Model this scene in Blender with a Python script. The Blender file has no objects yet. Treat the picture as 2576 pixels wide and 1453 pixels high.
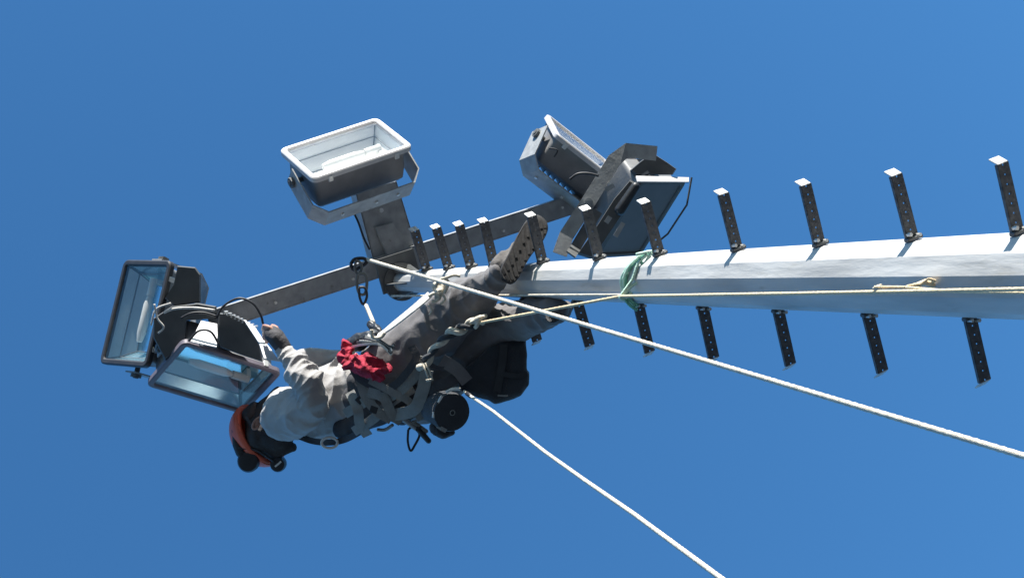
import bpy, bmesh, math, random
from mathutils import Vector, Matrix, noise
random.seed(7)
sc = bpy.context.scene
col = sc.collection

# ------------------------------------------------------------ camera, sky, sun, exposure
CAM = Vector((0, 0, 1.6))
TILT = math.radians(29)                    # the camera looks up, 29 degrees off the vertical
FPX = 4000.0                               # focal length in units of a 2576-wide picture
R_ = Vector((0, math.cos(TILT), -math.sin(TILT)))
U_ = Vector((1, 0, 0))
F_ = Vector((0, math.sin(TILT), math.cos(TILT)))
cam = bpy.data.cameras.new('camera')
cam.sensor_width = 36.0
cam.lens = FPX / 2576.0 * 36.0
cam.clip_end = 3000
cam_o = bpy.data.objects.new('camera', cam)
col.objects.link(cam_o)
m = Matrix((R_, U_, -F_)).transposed().to_4x4()
m.translation = CAM
cam_o.matrix_world = m
sc.camera = cam_o

SUN_EL = math.radians(8)
SUN_AZ = math.radians(-4)                  # from +X towards +Y
sun_dir = Vector((math.cos(SUN_EL) * math.cos(SUN_AZ), math.cos(SUN_EL) * math.sin(SUN_AZ), math.sin(SUN_EL)))
world = bpy.data.worlds.new('World')
sc.world = world
world.use_nodes = True
nt = world.node_tree
bg = nt.nodes['Background']
sky = nt.nodes.new('ShaderNodeTexSky')
sky.sky_type = 'NISHITA'
sky.sun_disc = False
sky.sun_elevation = SUN_EL
sky.sun_rotation = math.pi / 2 - SUN_AZ
sky.air_density = 1.0
sky.dust_density = 0.6
sky.ozone_density = 2.2
hs = nt.nodes.new('ShaderNodeMix')
hs.data_type = 'RGBA'; hs.blend_type = 'MULTIPLY'; hs.inputs[0].default_value = 1.0
geo = nt.nodes.new('ShaderNodeTexCoord'); sep = nt.nodes.new('ShaderNodeSeparateXYZ')
nt.links.new(geo.outputs['Generated'], sep.inputs[0])
ramp = nt.nodes.new('ShaderNodeValToRGB')         # deepens the blue overhead, dims the unseen horizon to cut fill light
ramp.color_ramp.elements[0].position = 0.12; ramp.color_ramp.elements[0].color = (.30, .52, .74, 1)
ramp.color_ramp.elements[1].position = 0.6; ramp.color_ramp.elements[1].color = (.54, 1.04, 1.44, 1)
nt.links.new(sep.outputs[2], ramp.inputs[0])
nt.links.new(ramp.outputs[0], hs.inputs[7])
nt.links.new(sky.outputs[0], hs.inputs[6])
nt.links.new(hs.outputs[2], bg.inputs[0])
bg.inputs[1].default_value = 0.15
sl = bpy.data.lights.new('sun', 'SUN')
sl.energy = 5.0
sl.angle = math.radians(0.5)
sl.color = (1.0, 0.96, 0.9)
so = bpy.data.objects.new('sun', sl)
col.objects.link(so)
so.rotation_euler = sun_dir.to_track_quat('Z', 'Y').to_euler()
sc.view_settings.view_transform = 'Standard'
sc.view_settings.look = 'None'
sc.view_settings.exposure = 1.0
sc.view_settings.gamma = 1

# ------------------------------------------------------------ helpers
def at(x, y, d):
    """world point seen at (x, y) of the 2576x1453 picture, d metres along the view axis"""
    return CAM + R_ * ((x - 1288) / FPX * d) + U_ * (-(y - 726.5) / FPX * d) + F_ * d

def at_z(x, y, z):
    r = at(x, y, 1.0) - CAM
    return CAM + r * ((z - CAM.z) / r.z)

def tag(o, label=None, cat=None, group=None, kind=None):
    if label: o['label'] = label
    if cat: o['category'] = cat
    if group: o['group'] = group
    if kind: o['kind'] = kind
    return o

def empty(name, loc=(0, 0, 0), rot=None, label=None, cat=None, group=None):
    o = bpy.data.objects.new(name, None)
    o.empty_display_size = 0.1
    col.objects.link(o)
    mm = (rot.to_4x4() if rot is not None else Matrix.Identity(4))
    mm.translation = Vector(loc)
    o.matrix_world = mm
    tag(o, label, cat, group)
    return o

def root_matrix(o):
    mm = o.matrix_basis.copy()
    while o.parent:
        o = o.parent
        mm = o.matrix_basis @ mm
    return mm

class MB:
    """collects shapes (in world or local space) into one mesh"""
    def __init__(self): self.bm = bmesh.new()
    def quad(self, pts):
        vs = [self.bm.verts.new(p) for p in pts]
        return self.bm.faces.new(vs)
    def loft(self, rings, close=True, caps=True):
        bm = self.bm
        rr = [[bm.verts.new(p) for p in r] for r in rings]
        n = len(rr[0])
        for a, b in zip(rr, rr[1:]):
            for i in range(n if close else n - 1):
                j = (i + 1) % n
                bm.faces.new((a[i], a[j], b[j], b[i]))
        if caps and close:
            bm.faces.new(rr[0][::-1]); bm.faces.new(rr[-1])
        return rr
    def box(self, c, size, M=None, bev=0.0):
        sx, sy, sz = [s / 2 for s in size]
        b = min(bev, sx * .9, sy * .9)
        if b > 0:
            prof = [(-sx + b, -sy), (sx - b, -sy), (sx, -sy + b), (sx, sy - b), (sx - b, sy), (-sx + b, sy), (-sx, sy - b), (-sx, -sy + b)]
        else:
            prof = [(-sx, -sy), (sx, -sy), (sx, sy), (-sx, sy)]
        c = Vector(c); M = M or Matrix.Identity(3)
        bz = min(b, sz * .45)
        rings = []
        for z, k in ([(-sz, 1), (-sz + bz, 0), (sz - bz, 0), (sz, 1)] if b > 0 else [(-sz, 0), (sz, 0)]):
            f = [(x * (1 - k * bz / sx), y * (1 - k * bz / sy)) for x, y in prof]
            rings.append([c + M @ Vector((x, y, z)) for x, y in f])
        self.loft(rings)
    def bar(self, a, b, w, t, up=Vector((0, 0, 1)), bev=0.0):
        """box from a to b; w wide across, t thick along up"""
        a = Vector(a); b = Vector(b)
        d = (b - a); L = d.length; d.normalize()
        s = d.cross(up); s.normalize(); u = s.cross(d)
        M = Matrix((s, u, d)).transposed()
        self.box((a + b) / 2, (w, t, L), M, bev)
    def tube(self, pts, r, seg=8, caps=True, rs=None, twist=0, lump=0):
        pts = [Vector(p) for p in pts]
        n = len(pts); rings = []
        t = (pts[1] - pts[0]).normalized()
        u = t.orthogonal().normalized()
        for i, p in enumerate(pts):
            t = (pts[min(i + 1, n - 1)] - pts[max(i - 1, 0)])
            if t.length < 1e-9: t = Vector((0, 0, 1))
            t.normalize()
            u = (u - t * u.dot(t))
            if u.length < 1e-6: u = t.orthogonal()
            u.normalize(); v = t.cross(u)
            rad = rs[i] if rs else r
            ring = []
            for k in range(seg):
                a = 2 * math.pi * k / seg
                q = rad * (1 + lump * math.cos(3 * (a + i * twist)))
                ring.append(p + u * (math.cos(a) * q) + v * (math.sin(a) * q))
            rings.append(ring)
        self.loft(rings, caps=caps)
    def cyl(self, a, b, r, seg=16, r2=None):
        self.tube([a, b], r, seg, rs=[r, r if r2 is None else r2])
    def cone_chain(self, nodes, seg=14):
        """round cones through nodes (point, radius): capsule-like solids for remeshing"""
        for (p0, r0), (p1, r1) in zip(nodes, nodes[1:]):
            p0 = Vector(p0); p1 = Vector(p1)
            d = p1 - p0
            if d.length < 1e-6: d = Vector((0, 0, 1e-4))
            t = d.normalized(); u = t.orthogonal().normalized(); v = t.cross(u)
            rings = []
            for k in range(1, 6):
                a = -math.pi / 2 + k * math.pi / 2 / 5 * .999
                rings.append((p0 + t * (math.sin(a) * r0), r0 * math.cos(a)))
            for k in range(0, 5):
                a = k * math.pi / 2 / 5
                rings.append((p1 + t * (math.sin(a) * r1), r1 * math.cos(a)))
            self.loft([[c + u * (math.cos(2 * math.pi * i / seg) * q) + v * (math.sin(2 * math.pi * i / seg) * q) for i in range(seg)] for c, q in rings])
    def ellipsoid(self, c, rad, M=None, seg=24, rin=14):
        c = Vector(c); M = M or Matrix.Identity(3)
        rings = []
        for k in range(1, rin):
            a = -math.pi / 2 + math.pi * k / rin
            rings.append([c + M @ Vector((rad[0] * math.cos(a) * math.cos(2 * math.pi * i / seg), rad[1] * math.cos(a) * math.sin(2 * math.pi * i / seg), rad[2] * math.sin(a))) for i in range(seg)])
        self.loft(rings)
    def build(self, name, mat, parent=None, world_space=True, smooth=False, angle=None):
        me = bpy.data.meshes.new(name)
        bmesh.ops.recalc_face_normals(self.bm, faces=self.bm.faces)
        self.bm.to_mesh(me); self.bm.free()
        return finish(name, me, mat, parent, world_space, smooth, angle)

def finish(name, me, mat, parent, world_space=True, smooth=False, angle=None):
    me.materials.clear()
    me.materials.append(mat)
    o = bpy.data.objects.new(name, me)
    col.objects.link(o)
    if parent:
        o.parent = parent
        if world_space: me.transform(root_matrix(parent).inverted())
    for p in me.polygons: p.use_smooth = smooth or (angle is not None)
    if angle is not None:
        bm = bmesh.new(); bm.from_mesh(me)
        for e in bm.edges:
            if len(e.link_faces) == 2 and e.calc_face_angle(0) > math.radians(angle): e.smooth = False
        bm.to_mesh(me); bm.free()
    return o

def remeshed(mb, voxel, smooth_it=4, fn=None):
    """one continuous surface from overlapping solids; fn moves each vertex"""
    me = bpy.data.meshes.new('raw')
    bmesh.ops.recalc_face_normals(mb.bm, faces=mb.bm.faces)
    mb.bm.to_mesh(me); mb.bm.free()
    o = bpy.data.objects.new('raw', me); col.objects.link(o)
    md = o.modifiers.new('r', 'REMESH'); md.mode = 'VOXEL'; md.voxel_size = voxel
    ms = o.modifiers.new('s', 'SMOOTH'); ms.factor = 0.5; ms.iterations = smooth_it
    dg = bpy.context.evaluated_depsgraph_get()
    out = bpy.data.meshes.new_from_object(o.evaluated_get(dg))
    bpy.data.objects.remove(o)
    if fn:
        ns = [v.normal.copy() for v in out.vertices]
        for v, n in zip(out.vertices, ns): v.co = v.co + n * fn(v.co, n)
    return out

def nodes_px(lst):
    """[(x, y, depth, radius in pixels)] -> [(point, radius in metres)]"""
    return [(at(x, y, d), r * d / FPX) for x, y, d, r in lst]

def spline(pts, n=8):
    """Catmull-Rom through points"""
    P = [Vector(p) for p in pts]
    P = [P[0] * 2 - P[1]] + P + [P[-1] * 2 - P[-2]]
    out = []
    for i in range(1, len(P) - 2):
        for k in range(n):
            t = k / n
            a, b, c, d = P[i - 1], P[i], P[i + 1], P[i + 2]
            out.append(0.5 * ((2 * b) + (c - a) * t + (2 * a - 5 * b + 4 * c - d) * t * t + (3 * b - a - 3 * c + d) * t ** 3))
    out.append(P[-2])
    return out

def ribbon_mb(mb, pts, w, t, nrm, bulge=0):
    """flat webbing along pts, its wide face turned to nrm (vector or function of the point)"""
    pts = [Vector(p) for p in pts]; n = len(pts); rings = []
    for i, p in enumerate(pts):
        d = (pts[min(i + 1, n - 1)] - pts[max(i - 1, 0)]).normalized()
        nn = nrm(p) if callable(nrm) else nrm
        s = d.cross(nn).normalized(); u = s.cross(d)
        rings.append([p + s * (w / 2) + u * (t / 2), p - s * (w / 2) + u * (t / 2), p - s * (w / 2) - u * (t / 2), p + s * (w / 2) - u * (t / 2)])
    mb.loft(rings)

# ------------------------------------------------------------ materials
def mat(name, color, rough=0.5, metal=0.0, var=0.15, scale=12.0, bump=0.0, bscale=60.0, spec=0.5, stretch=(1, 1, 1), dirt=None, sheen=0.0):
    m = bpy.data.materials.new(name); m.use_nodes = True
    nt = m.node_tree; b = nt.nodes['Principled BSDF']
    b.inputs['Roughness'].default_value = rough
    b.inputs['Metallic'].default_value = metal
    b.inputs['Specular IOR Level'].default_value = spec
    if sheen: b.inputs['Sheen Weight'].default_value = sheen
    tc = nt.nodes.new('ShaderNodeTexCoord'); mp = nt.nodes.new('ShaderNodeMapping')
    mp.inputs['Scale'].default_value = stretch
    nt.links.new(tc.outputs['Object'], mp.inputs[0])
    no = nt.nodes.new('ShaderNodeTexNoise'); no.inputs['Scale'].default_value = scale; no.inputs['Detail'].default_value = 6
    nt.links.new(mp.outputs[0], no.inputs['Vector'])
    cr = nt.nodes.new('ShaderNodeValToRGB')
    c = Vector(color[:3])
    cr.color_ramp.elements[0].position = 0.3; cr.color_ramp.elements[1].position = 0.7
    cr.color_ramp.elements[0].color = (*(c * (1 - var)), 1); cr.color_ramp.elements[1].color = (*(c * (1 + var)), 1)
    nt.links.new(no.outputs[0], cr.inputs[0])
    outc = cr.outputs[0]
    if dirt:
        n2 = nt.nodes.new('ShaderNodeTexNoise'); n2.inputs['Scale'].default_value = dirt[1]; n2.inputs['Detail'].default_value = 8
        n2.inputs['Roughness'].default_value = 0.7
        nt.links.new(mp.outputs[0], n2.inputs['Vector'])
        r2 = nt.nodes.new('ShaderNodeValToRGB'); r2.color_ramp.elements[0].position = dirt[2]; r2.color_ramp.elements[1].position = dirt[2] + 0.12
        nt.links.new(n2.outputs[0], r2.inputs[0])
        mx = nt.nodes.new('ShaderNodeMix'); mx.data_type = 'RGBA'
        nt.links.new(r2.outputs[0], mx.inputs[0]); nt.links.new(cr.outputs[0], mx.inputs[6]); mx.inputs[7].default_value = (*dirt[0], 1)
        outc = mx.outputs[2]
    nt.links.new(outc, b.inputs['Base Color'])
    if bump:
        nb = nt.nodes.new('ShaderNodeTexNoise'); nb.inputs['Scale'].default_value = bscale; nb.inputs['Detail'].default_value = 5
        nt.links.new(mp.outputs[0], nb.inputs['Vector'])
        bp = nt.nodes.new('ShaderNodeBump'); bp.inputs['Strength'].default_value = bump; bp.inputs['Distance'].default_value = 0.01
        nt.links.new(nb.outputs[0], bp.inputs['Height']); nt.links.new(bp.outputs[0], b.inputs['Normal'])
    return m

M = {}
M['pole'] = mat('pole_paint', (.5, .503, .495), .5, 0, .2, 12.0, .45, 22, stretch=(1, 1, .22), dirt=((.34, .33, .30), 13.0, .58))
M['galv'] = mat('galvanised_steel', (.33, .34, .345), .55, .15, .18, 22, .1, 80, dirt=((.13, .115, .09), 16, .62))
M['galv_dark'] = mat('weathered_steel', (.13, .135, .135), .6, .1, .2, 18, .1, 70, dirt=((.07, .06, .05), 14, .6))
M['lamp_grey'] = mat('lamp_aluminium', (.23, .23, .235), .5, .1, .12, 14, .08, 90, dirt=((.12, .115, .1), 11, .64))
M['bezel'] = mat('bezel_aluminium', (.55, .54, .55), .45, .1, .08, 18, .05, 90)
M['bezel_dark'] = mat('bezel_dark_metal', (.17, .15, .18), .5, .1, .15, 18, .05, 90)  # darker tone of the bezel metal
M['step'] = mat('step_steel', (.11, .112, .118), .45, .3, .35, 60, .2, 120)
M['lip'] = mat('step_lip_zinc', (.6, .6, .59), .45, .1, .2, 60, dirt=((.2, .17, .14), 45, .55))
M['black'] = mat('black_plastic', (.025, .028, .033), .45, 0, .2, 20, .05, 60)
M['bag'] = mat('black_canvas', (.03, .034, .042), .8, 0, .2, 14, .3, 160, sheen=.2)
M['gear'] = mat('gear_box_paint', (.085, .088, .09), .55, 0, .15, 16, .06, 70)
M['bolt'] = mat('zinc_bolt', (.7, .7, .68), .35, .4, .1, 40)
M['shirt'] = mat('grey_shirt_cotton', (.38, .368, .365), .9, 0, .08, 9, .2, 170, sheen=.2)
M['trousers'] = mat('dark_trousers_cotton', (.145, .138, .142), .9, 0, .2, 12, .15, 170, sheen=.2)
M['vest'] = mat('dark_harness_pad', (.06, .06, .068), .85, 0, .2, 14, .3, 110)
M['web'] = mat('grey_webbing', (.25, .25, .24), .8, 0, .12, 30, .3, 200)
M['web_white'] = mat('white_webbing', (.74, .72, .68), .8, 0, .1, 30, .3, 200)
M['boot'] = mat('brown_boot_suede', (.12, .108, .1), .85, 0, .2, 18, .3, 80)
M['sole'] = mat('boot_rubber', (.03, .028, .028), .8, 0, .25, 25, .12, 60)
M['skin'] = mat('skin', (.42, .22, .16), .55, 0, .08, 20)
M['hair'] = mat('dark_hair', (.03, .025, .026), .7, 0, .3, 60, .5, 160)
M['hood'] = mat('dark_balaclava', (.05, .047, .05), .9, 0, .15, 20, .3, 120)
M['helmet'] = mat('red_helmet_shell', (.85, .16, .09), .4, 0, .1, 14, .03, 40, dirt=((.12, .03, .03), 16, .58))
M['glove'] = mat('black_glove', (.06, .058, .065), .8, 0, .2, 24, .3, 100)
M['red'] = mat('crimson_cloth', (.36, .012, .04), .8, 0, .4, 30, .4, 120)
M['rope'] = mat('white_rope', (.64, .59, .49), .8, 0, .2, 50, .5, 420)
M['rope_y'] = mat('cream_rope', (.78, .62, .4), .8, 0, .15, 140, .5, 420)
M['rope_g'] = mat('green_rope', (.16, .42, .3), .75, 0, .35, 26, .4, 200)
M['rope_lit_g'] = mat('sunlit_green_rope', (.5, .72, .6), .75, 0, .2, 26, .4, 200)  # same green rope, its sunlit highlight painted in as a pale colour
M['cable'] = mat('black_cable', (.02, .02, .025), .5, 0, .1, 40)
M['wire'] = mat('pale_wire', (.6, .58, .55), .6, 0, .15, 60)
M['ceramic'] = mat('ceramic', (.75, .73, .68), .4, 0, .06, 20)
M['ground'] = mat('dry_ground', (.12, .115, .105), .95, 0, .25, .6, .3, 3)
M['black_frame'] = mat('black_frame_paint', (.05, .05, .055), .4, .1, .2, 18, .05, 90)
M['dusty'] = mat('dusty_glass_paint', (.16, .16, .17), .6, 0, .12, 5)
M['reflector'] = mat('reflector_sky_tint', (.62, .88, 1.0), .18, .85, .05, 5)  # blue sky reflection tinted into the metal colour
M['reflector_sunlit'] = mat('reflector_sunlit', (.9, .91, .91), .4, .1, .03, 9)  # whitened copy, sun glare inside the lamp put into the colour

def glass():
    m = bpy.data.materials.new('lamp_glass'); m.use_nodes = True
    nt = m.node_tree; nt.nodes.clear()
    out = nt.nodes.new('ShaderNodeOutputMaterial'); mx = nt.nodes.new('ShaderNodeMixShader')
    tr = nt.nodes.new('ShaderNodeBsdfTransparent'); gl = nt.nodes.new('ShaderNodeBsdfGlossy')
    tr.inputs[0].default_value = (.985, .99, .99, 1); gl.inputs['Roughness'].default_value = .04
    fr = nt.nodes.new('ShaderNodeFresnel'); fr.inputs[0].default_value = 1.75
    gm = nt.nodes.new('ShaderNodeNewGeometry'); sb = nt.nodes.new('ShaderNodeMath'); sb.operation = 'SUBTRACT'; sb.inputs[0].default_value = 1.0
    nt.links.new(gm.outputs['Backfacing'], sb.inputs[1]); mu = nt.nodes.new('ShaderNodeMath'); mu.operation = 'MULTIPLY'
    nt.links.new(sb.outputs[0], mu.inputs[0]); nt.links.new(fr.outputs[0], mu.inputs[1])
    nt.links.new(mu.outputs[0], mx.inputs[0]); nt.links.new(tr.outputs[0], mx.inputs[1]); nt.links.new(gl.outputs[0], mx.inputs[2])
    nt.links.new(mx.outputs[0], out.inputs[0])
    return m
M['glass'] = glass()

# ------------------------------------------------------------ ground
g = MB(); g.quad([(-600, -600, 0), (600, -600, 0), (600, 600, 0), (-600, 600, 0)])
tag(g.build('ground', M['ground']), kind='structure')

# ------------------------------------------------------------ the pole
VPX = 1288 - FPX * math.tan(TILT)
PC = Vector((.033, 3.08, 0))               # pole axis
BD = Vector((.29, .957, 0)).normalized()   # direction of the long crossbeam
PD = Vector((.957, -.29, 0)).normalized()  # direction of the short arm and of the steps
def axis_z(px):
    """height on the pole axis seen at picture column px"""
    lo, hi = 1.7, 12.0
    for _ in range(50):
        mid = (lo + hi) / 2
        p = Vector((PC.x, PC.y, mid)) - CAM
        x = 1288 + FPX * p.dot(R_) / p.dot(F_)
        if x > px: lo = mid
        else: hi = mid
    return (lo + hi) / 2
prof = [(0, .165), (2.6, .135), (4.49, .1110), (5.75, .0925), (6.25, .083), (6.93, .070), (7.71, .055), (8.13, .047)]
def pole_r(z):
    for (z0, r0), (z1, r1) in zip(prof, prof[1:]):
        if z <= z1: return r0 + (r1 - r0) * (z - z0) / (z1 - z0)
    return prof[-1][1]
def ngon(z, r, n=12, off=0.0):
    return [Vector((PC.x + r * math.cos(2 * math.pi * k / n + off), PC.y + r * math.sin(2 * math.pi * k / n + off), z)) for k in range(n)]
Z_TOP = axis_z(1012)
pole = empty('lighting_pole', (PC.x, PC.y, 0), None, 'tall white tapering steel pole with climbing steps and crossbeams on its top', 'pole')
b = MB()
zs = [0, 2.6, 4.49, 5.75, 6.25, 6.93, 7.71, Z_TOP]
b.loft([ngon(z, pole_r(z)) for z in zs])
b.build('shaft', M['pole'], pole, angle=10)
b = MB(); b.loft([ngon(0.0, .27, 4, .78), ngon(.03, .27, 4, .78)]); b.build('base_plate', M['galv'], pole)
b = MB()
b.loft([ngon(Z_TOP, .088, 28), ngon(Z_TOP + .014, .088, 28)])
b.build('top_flange', M['galv_dark'], pole, angle=40)
for k in range(6):
    a = 2 * math.pi * k / 6 + .35
    d = Vector((math.cos(a), math.sin(a), 0)); s = Vector((-d.y, d.x, 0)) * .003
    c = Vector((PC.x, PC.y, Z_TOP)); b = MB()
    tri = [c + d * .046 + Vector((0, 0, -.002)), c + d * .084 + Vector((0, 0, -.002)), c + d * .084 + Vector((0, 0, -.02)), c + d * .046 + Vector((0, 0, -.16))]
    b.loft([[p + s for p in tri], [p - s for p in tri]])
    b.build('gusset', M['galv_dark'], pole)
ZB = Z_TOP + .055                          # centre height of the crossbeam
bc = at_z(590, 790, ZB); be = at_z(1494, 497, ZB)
bd = (be - bc).normalized(); s_ = Vector((bd.y, -bd.x, 0))
b = MB()                                   # a channel, open side up
b.bar(bc - bd * .12, be + bd * .03, .082, .006, bev=.001)
for sg in (-1, 1):
    b.bar(bc - bd * .12 + s_ * (sg * .044) + Vector((0, 0, .018)), be + bd * .03 + s_ * (sg * .044) + Vector((0, 0, .018)), .005, .045)
b.build('crossbeam', M['galv'], pole)
for t in (.1, .3, .42, .72, .9, .985):
    p = bc.lerp(be, t) + s_ * random.uniform(-.02, .02)
    q = MB(); q.cyl(p + Vector((0, 0, -.012)), p + Vector((0, 0, .01)), .007, 6); q.build('bolt', M['bolt'], pole)
# short arm to the front floodlight: a wide tapering plate with a stiffener below it
q0, q1, q2, q3 = at_z(896, 486, ZB + .02), at_z(996, 456, ZB + .02), at_z(1052, 640, ZB + .02), at_z(944, 668, ZB + .02)
up = Vector((0, 0, 1))
b = MB(); b.loft([[q0, q1, q2, q3], [p + up * .008 for p in (q0, q1, q2, q3)]])
b.bar(q0 + up * .03, q3 + up * .03, .006, .06); b.bar(q1 + up * .03, q2 + up * .03, .006, .06)
b.build('short_arm', M['galv'], pole)
b = MB()
r4 = [at_z(946, 572, ZB - .005), at_z(989, 560, ZB - .005), at_z(1062, 676, ZB - .005), at_z(1000, 700, ZB - .005)]
b.loft([r4, [p + up * .02 for p in r4]]); b.build('arm_brace', M['galv'], pole)
p = at_z(957, 529, ZB + .02)
b = MB(); b.cyl(p - up * .014, p + up * .02, .011, 6); b.build('bolt', M['bolt'], pole)
b = MB()                                   # clamp plates between shaft top and crossbeam
b.bar(Vector((PC.x, PC.y, Z_TOP + .014)) - BD * .1 + PD * .05, Vector((PC.x, PC.y, Z_TOP + .014)) + BD * .1 + PD * .05, .16, .012)
b.build('clamp_plate', M['galv_dark'], pole)

# ------------------------------------------------------------ steps
def step_proto():
    root = empty('pole_step')
    # local: x out of the pole, z up; origin on the pole skin
    L = .185
    b = MB()
    n = 6; w = .019
    xs = [.018 + k * (L - .035) / n for k in range(n + 1)]
    for sg in (-1, 1):
        b.box((L / 2, sg * (w + .0035) / 2, 0), (L, w - .0035, .004))
        b.box((L / 2, sg * w, .003), (L, .004, .008))
    for x in xs: b.box((x, 0, 0), (.0205, .0078, .0036))
    b.build('tread', M['step'], root, False)
    b = MB(); b.bar((L - .001, 0, -.002), (L + .015, 0, .025), .037, .004, Vector((0, 0, 1)), .001); b.build('end_lip', M['lip'], root, False)
    b = MB(); b.box((.006, 0, -.003), (.01, .054, .02), None, .002)
    b.build('clamp', M['step'], root, False)
    b = MB(); b.cyl((.02, -.015, -.016), (.02, -.015, 0), .006, 6); b.build('bolt', M['bolt'], root, False)
    b = MB(); b.cyl((.012, .013, -.02), (.012, .013, 0), .005, 6); b.build('bolt', M['bolt'], root, False)
    return root
def copy_tree(o, parent=None):
    c = o.copy(); col.objects.link(c)
    if parent: c.parent = parent
    for ch in list(o.children): copy_tree(ch, c)
    return c
ORD = ['topmost', 'second', 'third', 'fourth', 'fifth', 'sixth', 'seventh', 'eighth', 'ninth', 'tenth', 'eleventh']
proto = step_proto(); first = True
up_x = [1074, 1130, 1186, 1244, 1366, 1508, 1660, 1856, 2063, 2297, 2563]
lo_x = [1322, 1452, 1606, 1768, 1958, 2183, 2440]
for row, xs, sg in (('sunlit', up_x, 1), ('shaded', lo_x, -1)):
    for i, px in enumerate(xs):
        o = proto if first else copy_tree(proto)
        first = False
        z = axis_z(px)
        d = PD * sg
        for _ in range(8):
            q = Vector((PC.x, PC.y, z)) + d * pole_r(z) - CAM
            z += (1288 + FPX * q.dot(R_) / q.dot(F_) - px) * .0022
        rot = Matrix((d, up.cross(d), up)).transposed()
        rot = rot @ Matrix.Rotation(random.uniform(-.045, .045), 3, 'X') @ Matrix.Rotation(random.uniform(-.03, .03), 3, 'Y') @ Matrix.Rotation(random.uniform(-.03, .03), 3, 'Z')
        mm = rot.to_4x4(); mm.translation = Vector((PC.x, PC.y, z)) + d * (pole_r(z) - .002)
        o.matrix_basis = mm
        where = 'sunlit row' if sg > 0 else 'shaded row'
        n = ORD[i] + ' pole step of the ' + where
        extra = {(1, 4): ', under the toe of the boot', (1, 5): ', below the floodlight pair', (1, 10): '', (-1, 0): ', behind the trouser leg'}.get((sg, i), '')
        tag(o, 'dark perforated ' + n + extra, 'pole step', 'climbing steps on both sides of the pole')

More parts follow.
